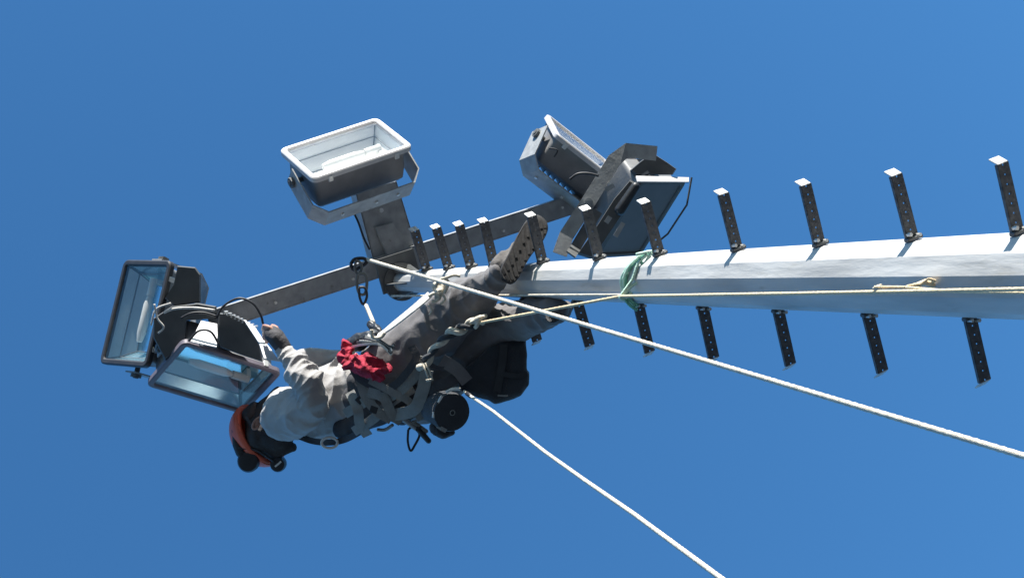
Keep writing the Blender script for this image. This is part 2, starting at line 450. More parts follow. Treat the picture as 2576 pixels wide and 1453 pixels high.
# ------------------------------------------------------------ floodlights
def rrect(w, h, r, z, n=4):
    pts = []
    for cx, cy, a0 in ((w / 2 - r, h / 2 - r, 0), (-w / 2 + r, h / 2 - r, 90), (-w / 2 + r, -h / 2 + r, 180), (w / 2 - r, -h / 2 + r, 270)):
        for k in range(n + 1):
            a = math.radians(a0 + 90 * k / n)
            pts.append(Vector((cx + r * math.cos(a), cy + r * math.sin(a), z)))
    return pts
def floodlight(pos, n, x, label, w=.5, h=.36, bezel='bezel', brk=0.0, dep=.165, dusty=False, bz=-.24, bw=.055, refl='reflector'):
    n = Vector(n).normalized(); x = Vector(x); x = (x - n * x.dot(n)).normalized(); y = n.cross(x)
    root = empty('floodlight', Vector(pos) + Vector((0, 0, 1.6)), Matrix((x, y, n)).transposed(), label, 'floodlight', 'floodlights on the pole top')
    bm_ = MB(); t = .026
    A, B, C, D = rrect(w, h, .03, .006), rrect(w - 2 * t, h - 2 * t, .012, .006), rrect(w - 2 * t, h - 2 * t, .012, -.012), rrect(w, h, .03, -.014)
    A2 = rrect(w - .012, h - .012, .026, .011); B2 = rrect(w - 2 * t + .012, h - 2 * t + .012, .016, .011)
    rings = [A, A2, B2, B, C, D, A]
    vs = [[bm_.bm.verts.new(p) for p in r] for r in rings[:-1]]
    vs.append(vs[0]); k = len(A)
    for a, b_ in zip(vs, vs[1:]):
        for i in range(k): bm_.bm.faces.new((a[i], a[(i + 1) % k], b_[(i + 1) % k], b_[i]))
    bm_.build('bezel', M[bezel], root, False, angle=35)
    gm = MB(); gm.loft([rrect(w - 2 * t, h - 2 * t, .012, -.001), rrect(w - 2 * t, h - 2 * t, .012, .003)])
    gm.build('glass_pane', M['dusty'] if dusty else M['glass'], root, False)
    hm = MB()
    hm.loft([rrect(w - .03, h - .03, .03, -.0145), rrect(w - .05, h - .05, .03, -.05), rrect(w * .89, h * .86, .025, -.10), rrect(w * .87, h * .80, .02, -dep + .015), rrect(w * .82, h * .70, .015, -dep)], caps=False)
    hm.bm.faces.new([v for v in [hm.bm.verts.new(p) for p in rrect(w * .82, h * .70, .015, -dep - .0005)]])
    hs_ = hm.build('housing', M['lamp_grey'], root, False, angle=30)
    if not dusty:
        rm = MB()
        def rc(a, b_, z, ox=0): return [Vector((ox + a / 2, b_ / 2, z)), Vector((ox - a / 2, b_ / 2, z)), Vector((ox - a / 2, -b_ / 2, z)), Vector((ox + a / 2, -b_ / 2, z))]
        R1, R2, R3 = rc(w - 2 * t, h - 2 * t, -.013), rc(w - .09, h * .68, -.055), rc(w * .66, h * .34, dep * -.58)
        rm.loft([R1, R2, R3], caps=False); rm.quad(R3)
        rf = rm.build('reflector', M[refl], root, False)
        for a_, b_ in ((R1, R2), (R2, R3)):
            for i in range(4):
                sm = MB(); p0 = a_[i] * .985 + Vector((0, 0, .003)) ; p1 = b_[i] * .985 + Vector((0, 0, .003)); sm.tube([p0, p1], .0022, 5); sm.build('seam', M['galv_dark'], rf, False)
        for i in range(4):
            sm = MB(); sm.tube([R2[i] * .985 + Vector((0, 0, .003)), R2[(i + 1) % 4] * .985 + Vector((0, 0, .003))], .0018, 5); sm.build('seam', M['lamp_grey'], rf, False)
            sm = MB(); sm.tube([R3[i] * .985 + Vector((0, 0, .003)), R3[(i + 1) % 4] * .985 + Vector((0, 0, .003))], .0022, 5); sm.build('seam', M['galv_dark'], rf, False)
        bu = MB(); bu.tube([(-.12, 0, -.05), (-.08, 0, -.05), (.05, 0, -.05), (.09, 0, -.05)], .02, 12, rs=[.012, .02, .02, .012]); bu.build('bulb', M['ceramic'], root, False, angle=50)
        so_ = MB(); so_.cyl((.09, 0, -.05), (.17, 0, -.05), .018, 12); so_.box((.16, 0, -.07), (.02, .05, .04)); so_.build('lamp_holder', M['ceramic'], root, False, angle=50)
    fm = MB()
    for k in range(9):
        fx = (k - 4) * w * .08
        fm.box((fx, 0, -dep - .012), (.005, h * .46, .026))
    fm.build('cooling_fins', M['lamp_grey'], root, False)
    # swivel bracket
    a = w / 2 + .016
    Rb = Matrix.Rotation(brk, 3, 'X'); pv = Vector((0, 0, -.075))
    path = [(-a, -.04), (-a, bz + .055), (-a + .05, bz), (a - .05, bz), (a, bz + .055), (a, -.04)]
    path = [Vector((px_, 0, pz_)) for px_, pz_ in path]
    kb = MB(); rings = []
    for i, p in enumerate(path):
        d0 = (path[min(i + 1, 5)] - path[max(i - 1, 0)]).normalized(); nn = Vector((-d0.z, 0, d0.x)) * .003
        rings.append([pv + Rb @ (q - pv) for q in (p + nn + Vector((0, bw / 2, 0)), p - nn + Vector((0, bw / 2, 0)), p - nn - Vector((0, bw / 2, 0)), p + nn - Vector((0, bw / 2, 0)))])
    kb.loft(rings); br = kb.build('bracket', M['galv'], root, False)
    for sx in (-.14, .14, .03):
        hb = MB(); c = pv + Rb @ (Vector((sx, 0, bz - .004)) - pv); nz = Rb @ Vector((0, 0, 1))
        hb.cyl(c - nz * .006, c + nz * .004, .008, 6); hb.build('bolt', M['bolt'], br, False)
    for sx in (-1, 1):
        kn = MB(); kn.cyl((sx * (w / 2 - .03), 0, -.075), (sx * (a + .022), 0, -.075), .012, 10); kn.cyl((sx * (a + .004), 0, -.075), (sx * (a + .018), 0, -.075), .024, 8)
        kn.build('pivot_knob', M['galv_dark'], root, False, angle=40)
        for sy in (-1, 1):
            cl = MB(); cl.box((sx * w * .33, sy * (h / 2 - .002), -.014), (.022, .012, .03), None, .002); cl.build('clip', M['bolt'], root, False)
    return root
FA = floodlight((.611, 2.737, 6.434), (.82, -.28, -.51), (.33, .94, .01), 'floodlight with white sunlit frame and bright glass, alone on the short arm', h=.31, brk=-1.05, bz=-.29, bw=.11, dep=.17, refl='reflector_sunlit')
FC = floodlight((-.105, 1.95, 6.93), (.27, -.91, -.36), (.96, .26, .08), 'floodlight with tall glass mirroring blue sky in a thin black frame', w=.48, h=.34, bezel='black_frame', bz=-.33, bw=.07)
FD = floodlight((-.385, 2.215, 6.66), (-.75, -.18, -.62), (-.31, .95, .08), 'floodlight right behind the red helmet, held by the worker', w=.48, h=.34, bezel='bezel_dark')
FB = floodlight((.68, 4.06, 6.62), (.72, .45, -.53), (-.54, .84, 0), 'floodlight seen from its dark back at the beam end, bright glass edge on top', refl='reflector_sunlit', w=.42, h=.29, bz=-.27, bw=.13, brk=-.75, dep=.17)
FE = floodlight((.339, 4.256, 6.408), (-.71, .13, -.69), (.70, .06, -.71), 'floodlight with dull grey glass nearest to the pole, half behind the pole', w=.5, h=.3, bezel='galv_dark', dusty=True, dep=.2)
# gear box with fins under the floodlight beside the glove
def gear(root, poly, d, th, name='gear_box', m_='gear'):
    b = MB()
    f = [at(x, y, d) for x, y in poly]; bk = [at(x, y, d + th) for x, y in poly]
    f2 = [Vector(p) for p in f]; c = sum(f2, Vector()) / len(f2)
    fin = [c + (p - c) * .95 - F_ * .012 for p in f2]
    b.loft([fin, f, bk])
    return b.build(name, M[m_], root, angle=25)
gear(FD, [(551, 786), (585, 790), (617, 806), (646, 836), (655, 870), (661, 910), (605, 892), (554, 873), (549, 830)], 6.72, .12)
b = MB()
for k in range(9):
    x0, y0 = 566 + k * 9.4, 786 + k * 4.6
    b.bar(at(x0, y0 + 3, 6.74), at(x0 + 3, y0 - 4, 6.74), .006, .08, F_)
b.build('box_fins', M['bolt'], FD)
gear(FC, [(432, 770), (500, 762), (545, 770), (545, 800), (470, 805), (466, 868), (415, 905), (386, 850), (386, 800)], 6.75, .14)
gear(FC, [(447, 668), (492, 672), (505, 690), (505, 760), (440, 770), (415, 750), (438, 715)], 6.8, .12)
def at_plane(x, y, p0, n):
    r = at(x, y, 1.0) - CAM
    return CAM + r * ((p0 - CAM).dot(n) / r.dot(n))
nn = Vector((.8, -.1, -.59)).normalized()
for poly, c0 in (([(480, 858), (506, 806), (546, 814), (547, 842), (545, 872)], (515, 850)), ([(613, 803), (640, 820), (660, 850), (682, 878), (702, 906), (664, 900), (652, 862)], (650, 850))):
    P0 = at(*c0, 6.63); f = [at_plane(x, y, P0, nn) for x, y in poly]
    b = MB(); b.loft([f, [p - nn * .006 for p in f]]); b.build('sunlit_housing_plate', M['bezel'], FD)  # added pale plates turned to the sun, standing in for the sunlit housing
# far pair extras: gear strip and black capsule box of the grey-glass floodlight
gear(FE, [(1612, 405), (1642, 385), (1678, 408), (1702, 425), (1692, 440), (1640, 440), (1600, 440), (1585, 428)], 7.45, .1)
b = MB(); b.cone_chain([(at(1598, 470, 7.3), .022), (at(1560, 528, 7.3), .026)]); b.build('ignitor_box', M['black'], FE, smooth=True)
for k in range(9):
    p = at(1606 - k * 11.5, 448 + k * 16.5, 7.36)
    b = MB(); b.bar(p, p + R_ * .045 + U_ * .03, .012, .03, F_); b.build('fin', M['lamp_grey'], FE)
nn2 = Vector((.86, .1, -.5)).normalized(); P0 = at(1667, 450, 7.36)
f = [at_plane(x, y, P0, nn2) for x, y in ((1600, 442), (1733, 446), (1733, 457), (1604, 456))]
b = MB(); b.loft([f, [p - nn2 * .006 for p in f]]); b.build('sunlit_edge_plate', M['bezel'], FE)  # added pale strip tilted sunwards, imitates the sunlit bezel edge
for x0, y0, x1, y1 in ((1523, 478, 1545, 466), (1548, 595, 1568, 560), (1525, 560, 1535, 545)):
    b = MB(); b.bar(at(x0, y0, 7.28), at(x1, y1, 7.28), .022, .01, F_); b.build('bracket_plate', M['galv'], FE)
b = MB()
b.tube([at(1740, 446, 7.6), at(1728, 515, 7.6), at(1680, 588, 7.6), at(1648, 614, 7.6)], .005, 6)
b.build('guard_bar', M['galv_dark'], FE)
gear(FE, [(1586, 452), (1610, 466), (1582, 515), (1490, 652), (1452, 640), (1500, 570), (1545, 500)], 7.34, .12)
b = MB(); ribbon_mb(b, [at(1503, 530, 7.38), at(1448, 622, 7.36), at(1436, 640, 7.3)], .05, .008, F_); b.build('brace', M['galv_dark'], FE)
# bracket of the grey-glass floodlight bolted to the beam end
b = MB()
pts = [at(1652, 386, 7.42), at(1577, 378, 7.42), at(1546, 402, 7.40), at(1480, 508, 7.36), at(1425, 592, 7.34), at(1408, 640, 7.32)]
ribbon_mb(b, pts, .068, .008, F_)
b.build('mounting_bracket', M['galv'], FE)
b = MB(); c = at(1481, 509, 7.33); b.cyl(c, c + F_ * .03, .02, 16); b.cyl(c - F_ * .012, c, .01, 6); b.build('mounting_bolt', M['galv'], FE, angle=40)
b = MB(); c = at(1533, 462, 7.38); b.cyl(c - F_ * .01, c + F_ * .03, .009, 6); b.build('bolt', M['bolt'], FE)

# ------------------------------------------------------------ the worker
def fbm(p, s, o=3):
    v = 0; a = 1
    for _ in range(o):
        v += a * noise.noise(p * s); s *= 2.1; a *= .5
    return v
def ridge(p, s):
    return (1 - abs(noise.noise(p * s))) ** 3

# skeleton in picture coordinates: (x, y, depth, radius px)
head_c = at(655, 1088, 6.92)
body = MB()
body.cone_chain(nodes_px([(662, 1088, 6.93, 40), (668, 1082, 6.93, 44), (700, 1072, 6.86, 40), (745, 1055, 6.82, 40)]))
body.cone_chain(nodes_px([(765, 1045, 6.82, 44), (850, 1010, 6.76, 50), (950, 975, 6.68, 48), (1020, 965, 6.62, 50)]))
body.cone_chain(nodes_px([(735, 1050, 6.70, 28), (785, 995, 6.50, 18), (722, 888, 6.52, 15), (706, 862, 6.54, 15)]))   # near arm
body.cone_chain(nodes_px([(790, 990, 6.92, 26), (855, 908, 6.95, 14), (775, 896, 6.89, 13), (738, 898, 6.85, 14)]))    # far arm
body.cone_chain(nodes_px([(1010, 950, 6.56, 44), (1160, 775, 6.36, 28), (1235, 702, 6.18, 17), (1262, 682, 6.13, 17)]))
body.cone_chain(nodes_px([(1070, 965, 6.62, 48), (1250, 835, 6.40, 26), (1385, 795, 6.07, 12)]))
# right hand: palm and five fingers gripping the housing edge
body.cone_chain(nodes_px([(706, 862, 6.54, 17), (694, 846, 6.55, 20), (682, 836, 6.56, 19)]))
fing = [[(676, 822), (664, 818), (660, 828)], [(684, 826), (668, 830), (662, 840)], [(682, 838), (666, 842), (662, 852)], [(690, 850), (676, 855), (670, 862)], [(700, 838), (696, 822), (684, 817)]]
for i, f in enumerate(fing):
    (x0, y0), (x1, y1), (x2, y2) = f
    body.cone_chain(nodes_px([(694, 843, 6.55, 6), (x0, y0, 6.53, 5.6), (x1, y1, 6.55, 5), (x2, y2, 6.60, 4.2)]), 10)
person_me = remeshed(body, .007, 2)
person = finish('person', person_me, M['skin'], None, smooth=True)
tag(person, 'worker in light grey shirt, dark trousers and red helmet leaning off the pole top', 'person')

# shirt
sh = MB()
sh.cone_chain(nodes_px([(742, 1050, 6.80, 56), (790, 1030, 6.76, 84), (850, 1002, 6.72, 96), (905, 985, 6.66, 92), (950, 972, 6.62, 80)]))
sh.cone_chain(nodes_px([(722, 1040, 6.66, 68), (762, 1030, 6.55, 60), (788, 998, 6.46, 40), (772, 962, 6.46, 46), (745, 918, 6.50, 37), (716, 882, 6.53, 23)]))
sh.cone_chain(nodes_px([(800, 985, 6.92, 52), (857, 906, 6.95, 26), (790, 896, 6.90, 21), (755, 894, 6.86, 19)]))
sh.cone_chain(nodes_px([(840, 955, 6.7, 55), (872, 898, 6.66, 20)]))
wx = at(868, 880, 6.62); el = at(798, 1004, 6.44)
ax_arm = (at(722, 890, 6.52) - at(795, 1005, 6.45)).normalized()
def crease(x):
    return 1 - 2 * abs(math.sin(x)) ** .7
def shirt_fn(p, n):
    v = .004 * fbm(p, 9)
    r = p - wx; L = r.length + 1e-6
    a = math.atan2(r.dot(U_), r.dot(R_)); k = math.exp(-max(0, L - .10) * 5)
    v += .014 * k * crease(a * 7 + 2.2 * noise.noise(p * 5)) * (.8 + .6 * noise.noise(p * 7))
    q = p - el; t = q.dot(ax_arm)
    if -.02 < t < .34 and (q - ax_arm * t).length < .08:   # rings pushed up the sleeve
        e = max(0, min(1, (t + .02) / .07))
        v += .0065 * e * crease(t * 88 + 4.5 * noise.noise(p * 8)) * (.75 + noise.noise(p * 10))
    v += .012 * ridge(p + Vector((3, 1, 7)), 6) - .006
    v += .004 * ridge(p + Vector((1, 5, 2)), 17) * (1 - k)
    return v
shirt = finish('shirt', remeshed(sh, .0052, 6, shirt_fn), M['shirt'], person, smooth=True)
tag(shirt, 'loose light grey long sleeved shirt')

# trousers
tr = MB()
tr.cone_chain(nodes_px([(930, 975, 6.62, 72), (1000, 965, 6.56, 88), (1055, 985, 6.55, 84), (1095, 985, 6.52, 62)]))
tr.cone_chain(nodes_px([(985, 925, 6.5, 82), (1080, 842, 6.40, 78), (1150, 775, 6.33, 68), (1188, 752, 6.28, 58), (1228, 716, 6.20, 41), (1250, 690, 6.14, 32)]))
tr.cone_chain(nodes_px([(1060, 965, 6.6, 88), (1150, 900, 6.50, 74), (1250, 828, 6.38, 58), (1305, 805, 6.28, 50), (1372, 787, 6.10, 38), (1400, 782, 6.04, 30)]))
knee = at(1180, 752, 6.28)
def tr_fn(p, n):
    v = .006 * fbm(p, 8) + .012 * ridge(p * 1.0, 8) - .006 + .003 * ridge(p + Vector((2, 2, 2)), 15)
    for c, d2, w_, f_ in ((knee, at(1250, 690, 6.14), .11, 34), (at(1235, 705, 6.16), at(1262, 672, 6.1), .07, 70), (at(1375, 797, 6.1), at(1410, 790, 6.0), .07, 60), (at(1250, 835, 6.4), at(1300, 812, 6.28), .12, 34)):
        v += .007 * math.exp(-((p - c).length / w_) ** 2) * crease((p - c).dot((d2 - c).normalized()) * f_ + 3 * noise.noise(p * 8))
    return v
trousers = finish('trousers', remeshed(tr, .0062, 6, tr_fn), M['trousers'], person, smooth=True)
tag(trousers, 'baggy dark grey work trousers')

# boots
def boot(nodes, sole_px, d0, d1, th=.02):
    b = MB()
    b.cone_chain(nodes_px(nodes))
    o = finish('boot', remeshed(b, .006, 3, lambda p, n: .003 * fbm(p, 22) + .003 * ridge(p, 26)), M['boot'], person, smooth=True)
    s = MB(); n = len(sole_px)
    lo = [at(x, y, d0 + (d1 - d0) * t) for x, y, t in sole_px]
    lo = spline(lo + lo[:1], 4)[:-1]; n = len(lo)
    c = sum(lo, Vector()) / n
    lo_in = [c + (p - c) * .93 - F_ * .008 for p in lo]
    s.loft([lo_in, lo, [p + F_ * th for p in lo]])
    for k in range(2, n // 2 - 1):       # tread lugs across the sole
        a_, b_ = lo_in[k], lo_in[n - 1 - k]
        if k % 2 == 0 or (a_ - b_).length < .03: continue
        for f0, f1 in ((.08, .44), (.56, .92)):
            s.bar(a_.lerp(b_, f0), a_.lerp(b_, f1), .010, .006, F_)
    s.build('sole', M['sole'], o, angle=40)
    return o
boot([(1262, 672, 6.14, 30), (1272, 660, 6.15, 30), (1285, 668, 6.12, 30), (1308, 632, 6.18, 27), (1345, 572, 6.25, 23)],
     [(1262, 704, 0), (1284, 715, 0), (1304, 700, .1), (1318, 672, .3), (1338, 640, .5), (1362, 612, .7), (1378, 580, .9), (1374, 556, 1), (1352, 540, 1), (1326, 552, .9), (1302, 590, .6), (1278, 640, .3), (1258, 678, .1)], 6.03, 6.16)
boot([(1385, 795, 6.06, 22), (1400, 790, 6.02, 22), (1415, 788, 6.05, 18), (1425, 772, 6.2, 16)],
     [(1372, 805, 0), (1392, 812, 0), (1412, 800, .3), (1422, 785, .7), (1416, 775, 1), (1390, 780, 1), (1374, 790, .3)], 5.96, 6.05, .014)

# hood / neck, ear
hd = MB()
hd.cone_chain(nodes_px([(662, 1084, 6.92, 46), (672, 1086, 6.90, 50), (695, 1096, 6.86, 44)]))
hd.cone_chain(nodes_px([(650, 1062, 6.92, 34), (668, 1030, 6.92, 26), (700, 985, 6.95, 14)]))
hd.cone_chain(nodes_px([(660, 1100, 6.88, 44), (690, 1130, 6.86, 24), (735, 1125, 6.84, 12)]))
hood = finish('balaclava', remeshed(hd, .006, 4, lambda p, n: .004 * fbm(p, 16)), M['hood'], person, smooth=True)
b = MB()
ec = at(647, 1064, 6.76)
pts = [ec + R_ * (.017 * math.cos(a) + .010 * math.sin(a)) + U_ * (.024 * math.sin(a) + .003 * math.cos(a)) for a in [2 * math.pi * k / 16 for k in range(15)]]
b.tube(pts, .006, 8); b.tube([ec + R_ * .008 + U_ * .012, ec + R_ * .0, ec - R_ * .007 - U_ * .014], .004, 6)
b.cone_chain([(ec + F_ * .006 + U_ * .012, .012), (ec + F_ * .006 - U_ * .010 - R_ * .004, .009)], 10)
b.build('ear', M['skin'], person, smooth=True)
# face turned to the lamps: nose, brow
b = MB()
b.cone_chain(nodes_px([(628, 1042, 6.90, 20), (640, 1024, 6.92, 15)])); b.cone_chain(nodes_px([(634, 1030, 6.9, 8), (640, 1014, 6.9, 5)]))
b.cone_chain(nodes_px([(650, 1030, 6.92, 14), (656, 1018, 6.93, 9)]))
finish('face', remeshed(b, .005, 2), M['hood'], person, smooth=True)

# helmet
rimA, rimB = at(608, 1026, 6.93), at(700, 1158, 6.93)
hc = (rimA + rimB) / 2
ra = (rimA - rimB).normalized()
crown = (at(590, 1120, 7.02) - hc).normalized()
rb = ra.cross(crown).normalized(); crown = rb.cross(ra).normalized()
HM = Matrix((ra, rb, crown)).transposed()
def dome(mb, a, b_, c, lo=0.0, off=0, seg=40, rin=12, thick=.006):
    outer = []; inner = []
    for k in range(rin + 1):
        t = lo + (math.pi / 2 - lo) * k / rin * .985
        for lst, s in ((outer, 0), (inner, thick)):
            lst.append([hc + HM @ Vector(((a - s) * math.cos(t) * math.cos(2 * math.pi * i / seg), (b_ - s) * math.cos(t) * math.sin(2 * math.pi * i / seg), off + (c - s) * math.sin(t))) for i in range(seg)])
    rings = inner[::-1] + outer
    mb.loft(rings)
helmet = empty('helmet', hc); helmet.parent = person; helmet['label'] = 'red helmet with dark ear cups'
bpy.data.objects.remove(helmet)
b = MB(); dome(b, .150, .122, .128)
helmet = b.build('helmet', M['helmet'], person, smooth=True); helmet['label'] = 'scuffed red helmet'
b = MB()     # rim band
seg = 40; rings = []
for q, z in ((.145, -.004), (.150, .010), (.142, .016), (.120, .012), (.118, -.012), (.140, -.016)):
    rings.append([hc + HM @ Vector((q * math.cos(2 * math.pi * i / seg), q * .84 * math.sin(2 * math.pi * i / seg), z)) for i in range(seg)])
b.loft(rings + [rings[0]], caps=False)
b.build('rim', M['helmet'], helmet, smooth=True)
for (x, y, d, rx, ry, nm) in ((626, 1158, 6.86, 28, 29, 'ear_cup'), (700, 1166, 6.86, 20, 20, 'ear_cup')):
    b = MB(); c = at(x, y, d); k = d / FPX
    rings = []
    for s, z in ((.55, -.03), (.86, -.026), (1.0, -.012), (1.0, .02), (.8, .03)):
        rings.append([c + R_ * (math.cos(a) * rx * k * s) + U_ * (math.sin(a) * ry * k * s) + F_ * z for a in [2 * math.pi * i / 24 for i in range(24)]])
    b.loft(rings); b.build(nm, M['black'], helmet, angle=40)
b = MB(); b.bar(at(692, 1173, 6.80), at(707, 1160, 6.80), .008, .004, F_); b.build('label_strip', M['web_white'], helmet)
b = MB()
b.tube(spline([at(588, 1105, 6.87), at(600, 1125, 6.84), at(640, 1130, 6.83), at(672, 1148, 6.82), at(690, 1160, 6.83)]), .006, 6); b.build('cup_arm', M['black'], helmet, smooth=True)
b = MB(); b.cone_chain(nodes_px([(592, 1098, 6.87, 8), (597, 1118, 6.86, 12), (606, 1138, 6.85, 13)]), 12); b.build('shell_dark_patch', M['black'], helmet, smooth=True)  # black lump making a dark patch on the shell
b = MB(); ribbon_mb(b, spline([at(618, 1048, 6.80), at(640, 1078, 6.78), at(662, 1090, 6.79), at(690, 1085, 6.8)]), .012, .003, F_); b.build('chin_strap', M['vest'], helmet)

# glove over the palm
gm = MB()
gm.cone_chain(nodes_px([(712, 872, 6.53, 21), (696, 850, 6.535, 23), (686, 840, 6.55, 22)]))
glove = finish('glove', remeshed(gm, .005, 2, lambda p, n: .002 * fbm(p, 40)), M['glove'], person, smooth=True)

# harness: padded back, leg loops, straps on the back, ring
hp = MB()
hp.cone_chain(nodes_px([(862, 1078, 6.60, 26), (930, 1045, 6.52, 34), (985, 1020, 6.46, 36)]))
hp.cone_chain(nodes_px([(905, 960, 6.47, 34), (960, 1000, 6.43, 40), (1010, 1035, 6.45, 34)]))
hp.cone_chain(nodes_px([(900, 1000, 6.50, 40), (960, 960, 6.47, 44), (1030, 990, 6.45, 40)]))
harness = finish('harness', remeshed(hp, .007, 3, lambda p, n: .004 * fbm(p, 14)), M['vest'], person, smooth=True)
harness['label'] = 'dark padded climbing harness'
def strap(pts, w=.04, m_='web', name='strap', parent=None, t=.004):
    b = MB(); ribbon_mb(b, spline([at(p[0], p[1], p[2] - (.03 if parent is None else 0)) for p in pts], 8), w, t, F_); return b.build(name, M[m_], parent or harness, angle=60)
strap([(905, 930, 6.40), (915, 985, 6.37), (945, 1030, 6.36), (985, 1055, 6.37)])
strap([(868, 1040, 6.44), (915, 1012, 6.375), (955, 985, 6.36), (1005, 985, 6.35)])
strap([(890, 1085, 6.50), (940, 1052, 6.40), (985, 1010, 6.36), (1040, 975, 6.34)])
strap([(880, 985, 6.42), (900, 1030, 6.38), (905, 1065, 6.42), (925, 1095, 6.5)])
strap([(925, 985, 6.36), (965, 1000, 6.34), (985, 1040, 6.35), (1010, 1060, 6.38)])
strap([(960, 1005, 6.36), (1010, 975, 6.32), (1050, 930, 6.30), (1060, 895, 6.28)], .05)
strap([(985, 1045, 6.37), (1040, 1030, 6.31), (1062, 985, 6.28), (1075, 930, 6.26)], .05)
strap([(1085, 1045, 6.33), (1075, 985, 6.28), (1130, 960, 6.27), (1165, 935, 6.27)], .045, 'vest')
strap([(1110, 905, 6.25), (1150, 930, 6.25), (1175, 960, 6.26)], .05, 'trousers')
strap([(880, 900, 6.42), (905, 952, 6.38), (980, 975, 6.33), (1045, 905, 6.28), (1035, 870, 6.28)], .03, 'vest')
strap([(930, 955, 6.345), (985, 985, 6.325), (1030, 1010, 6.33), (1060, 1055, 6.36)], .03)
strap([(1060, 900, 6.255), (1100, 925, 6.25), (1150, 925, 6.25)], .018, 'vest')
for x, y, d in ((940, 1030, 6.33), (985, 1005, 6.32), (905, 1005, 6.35), (1010, 965, 6.30)):
    b = MB(); b.box(at(x, y, d), (.028, .03, .006), Matrix((R_, U_, F_)).transposed() @ Matrix.Rotation(.6 + x, 3, 'Z'), .002)
    b.build('buckle', M['black'], harness)
def ring(c, rx, ry, th, mat_, name, parent, seg=20, tilt=0):
    b = MB(); k = 1
    pts = [c + R_ * (rx * math.cos(a) * math.cos(tilt) - ry * math.sin(a) * math.sin(tilt)) + U_ * (rx * math.cos(a) * math.sin(tilt) + ry * math.sin(a) * math.cos(tilt)) for a in [2 * math.pi * i / seg for i in range(seg + 1)]]
    b.tube(pts, th, 8, caps=False); return b.build(name, mat_, parent, smooth=True)
ring(at(829, 1113, 6.56), .033, .022, .006, M['web_white'], 'd_ring', harness)
strap([(742, 1092, 6.72), (785, 1108, 6.68), (829, 1112, 6.62), (870, 1104, 6.58), (915, 1080, 6.48)], .026, 'vest')
for p0, p1 in (((950, 1080), (988, 1068)),):
    b = MB(); b.tube(spline([at(*p0, 6.5), at((p0[0] + p1[0]) / 2, (p0[1] + p1[1]) / 2 + 6, 6.48), at(*p1, 6.45)]), .007, 6); b.build('webbing_tail', M['web'], harness, smooth=True)
# waist belt coils in front
for k in range(8):
    strap([(884 + k * 7, 872 - k * 5, 6.40), (915 + k * 5, 866 - k * 2, 6.33), (955 + k * 4, 872 + k * 1 - 6, 6.30), (985 + k * 1, 892 - k * 4, 6.29)], .009 + .003 * (k % 3), ('web_white', 'black', 'web')[k % 3], 'belt_webbing')
b = MB(); b.cone_chain(nodes_px([(880, 872, 6.5, 20), (905, 858, 6.45, 22), (940, 845, 6.42, 16)]))
finish('belt_pouch', remeshed(b, .005, 2, lambda p, n: .006 * fbm(p, 30)), M['black'], harness, smooth=True)

# ------------------------------------------------------------ carried things
b = MB()
b.cone_chain(nodes_px([(874, 896, 6.34, 17), (888, 914, 6.32, 23), (910, 916, 6.31, 26), (936, 926, 6.30, 24), (952, 936, 6.29, 17), (972, 928, 6.29, 8)]))
b.cone_chain(nodes_px([(866, 868, 6.38, 8), (874, 890, 6.35, 14)]))
b.cone_chain(nodes_px([(925, 902, 6.30, 14), (958, 918, 6.29, 9)]))
b.cone_chain(nodes_px([(895, 900, 6.29, 12), (925, 930, 6.28, 12)]))
def red_fn(p, n):
    w = Vector((noise.noise(p * 13), noise.noise(p * 13 + Vector((5, 5, 5))), noise.noise(p * 13 + Vector((9, 1, 3))))) * .03
    q = p + w
    return .022 * (ridge(q, 17) - .45) + .010 * (ridge(q + Vector((4, 4, 4)), 36) - .4)
red = finish('red_cloth', remeshed(b, .0032, 2, red_fn), M['red'], None, smooth=True)
tag(red, 'crumpled crimson cloth tucked at the worker\'s waist', 'cloth')

def slab(name, poly, d, th, m_, label, cat, rim=.9, parent=None, jig=.006):
    """soft-edged bag: outline, real thickness, slightly bulging faces"""
    f = [at(x, y, d) for x, y in poly]; c = sum(f, Vector()) / len(f)
    b = MB()
    b.loft([[c + (p - c) * .82 - F_ * .018 for p in f], [c + (p - c) * .96 - F_ * .006 for p in f], f, [p + F_ * (th * .7) for p in f], [c + (p - c) * .9 + F_ * th for p in f]])
    o = finish(name, remeshed(b, .0075, 3, lambda p, n: jig * fbm(p, 10)), M[m_], parent, smooth=True)
    if label: tag(o, label, cat)
    return o
bag = slab('tool_bag', [(1160, 985), (1148, 955), (1165, 930), (1200, 898), (1235, 868), (1270, 856), (1322, 852), (1325, 900), (1326, 935), (1333, 940), (1331, 968), (1312, 992), (1280, 1004), (1246, 1017), (1225, 1005), (1200, 1000)], 6.30, .2, 'bag',
           'large black canvas tool bag hanging under the trouser legs, below the pole steps', 'tool bag')
strap([(1326, 940, 6.29), (1300, 945, 6.275), (1262, 940, 6.27)], .02, 'black', 'rim_band', bag)
strap([(1252, 994, 6.27), (1270, 995, 6.268), (1278, 994, 6.27)], .007, 'web', 'tab', bag)
strap([(1268, 866, 6.28), (1262, 920, 6.272), (1250, 985, 6.275)], .03, 'black', 'seam_band', bag)
bc_ = at(1135, 1036, 6.2); k = 6.2 / FPX
b = MB(); axis = (F_ * .8 - R_ * .35 + U_ * .1).normalized(); e1 = axis.orthogonal().normalized(); e2 = axis.cross(e1)
rings = []
for s, z in ((.75, -.012), (.95, -.008), (1.0, .004), (1.0, .14), (.85, .15)):
    rings.append([bc_ + e1 * (math.cos(a) * 50 * k * s) + e2 * (math.sin(a) * 50 * k * s) + axis * z for a in [2 * math.pi * i / 32 for i in range(32)]])
b.loft(rings)
can = b.build('round_pouch', M['bag'], None, angle=40)
tag(can, 'round black pouch hanging behind the hips, white rope leading off it', 'pouch')
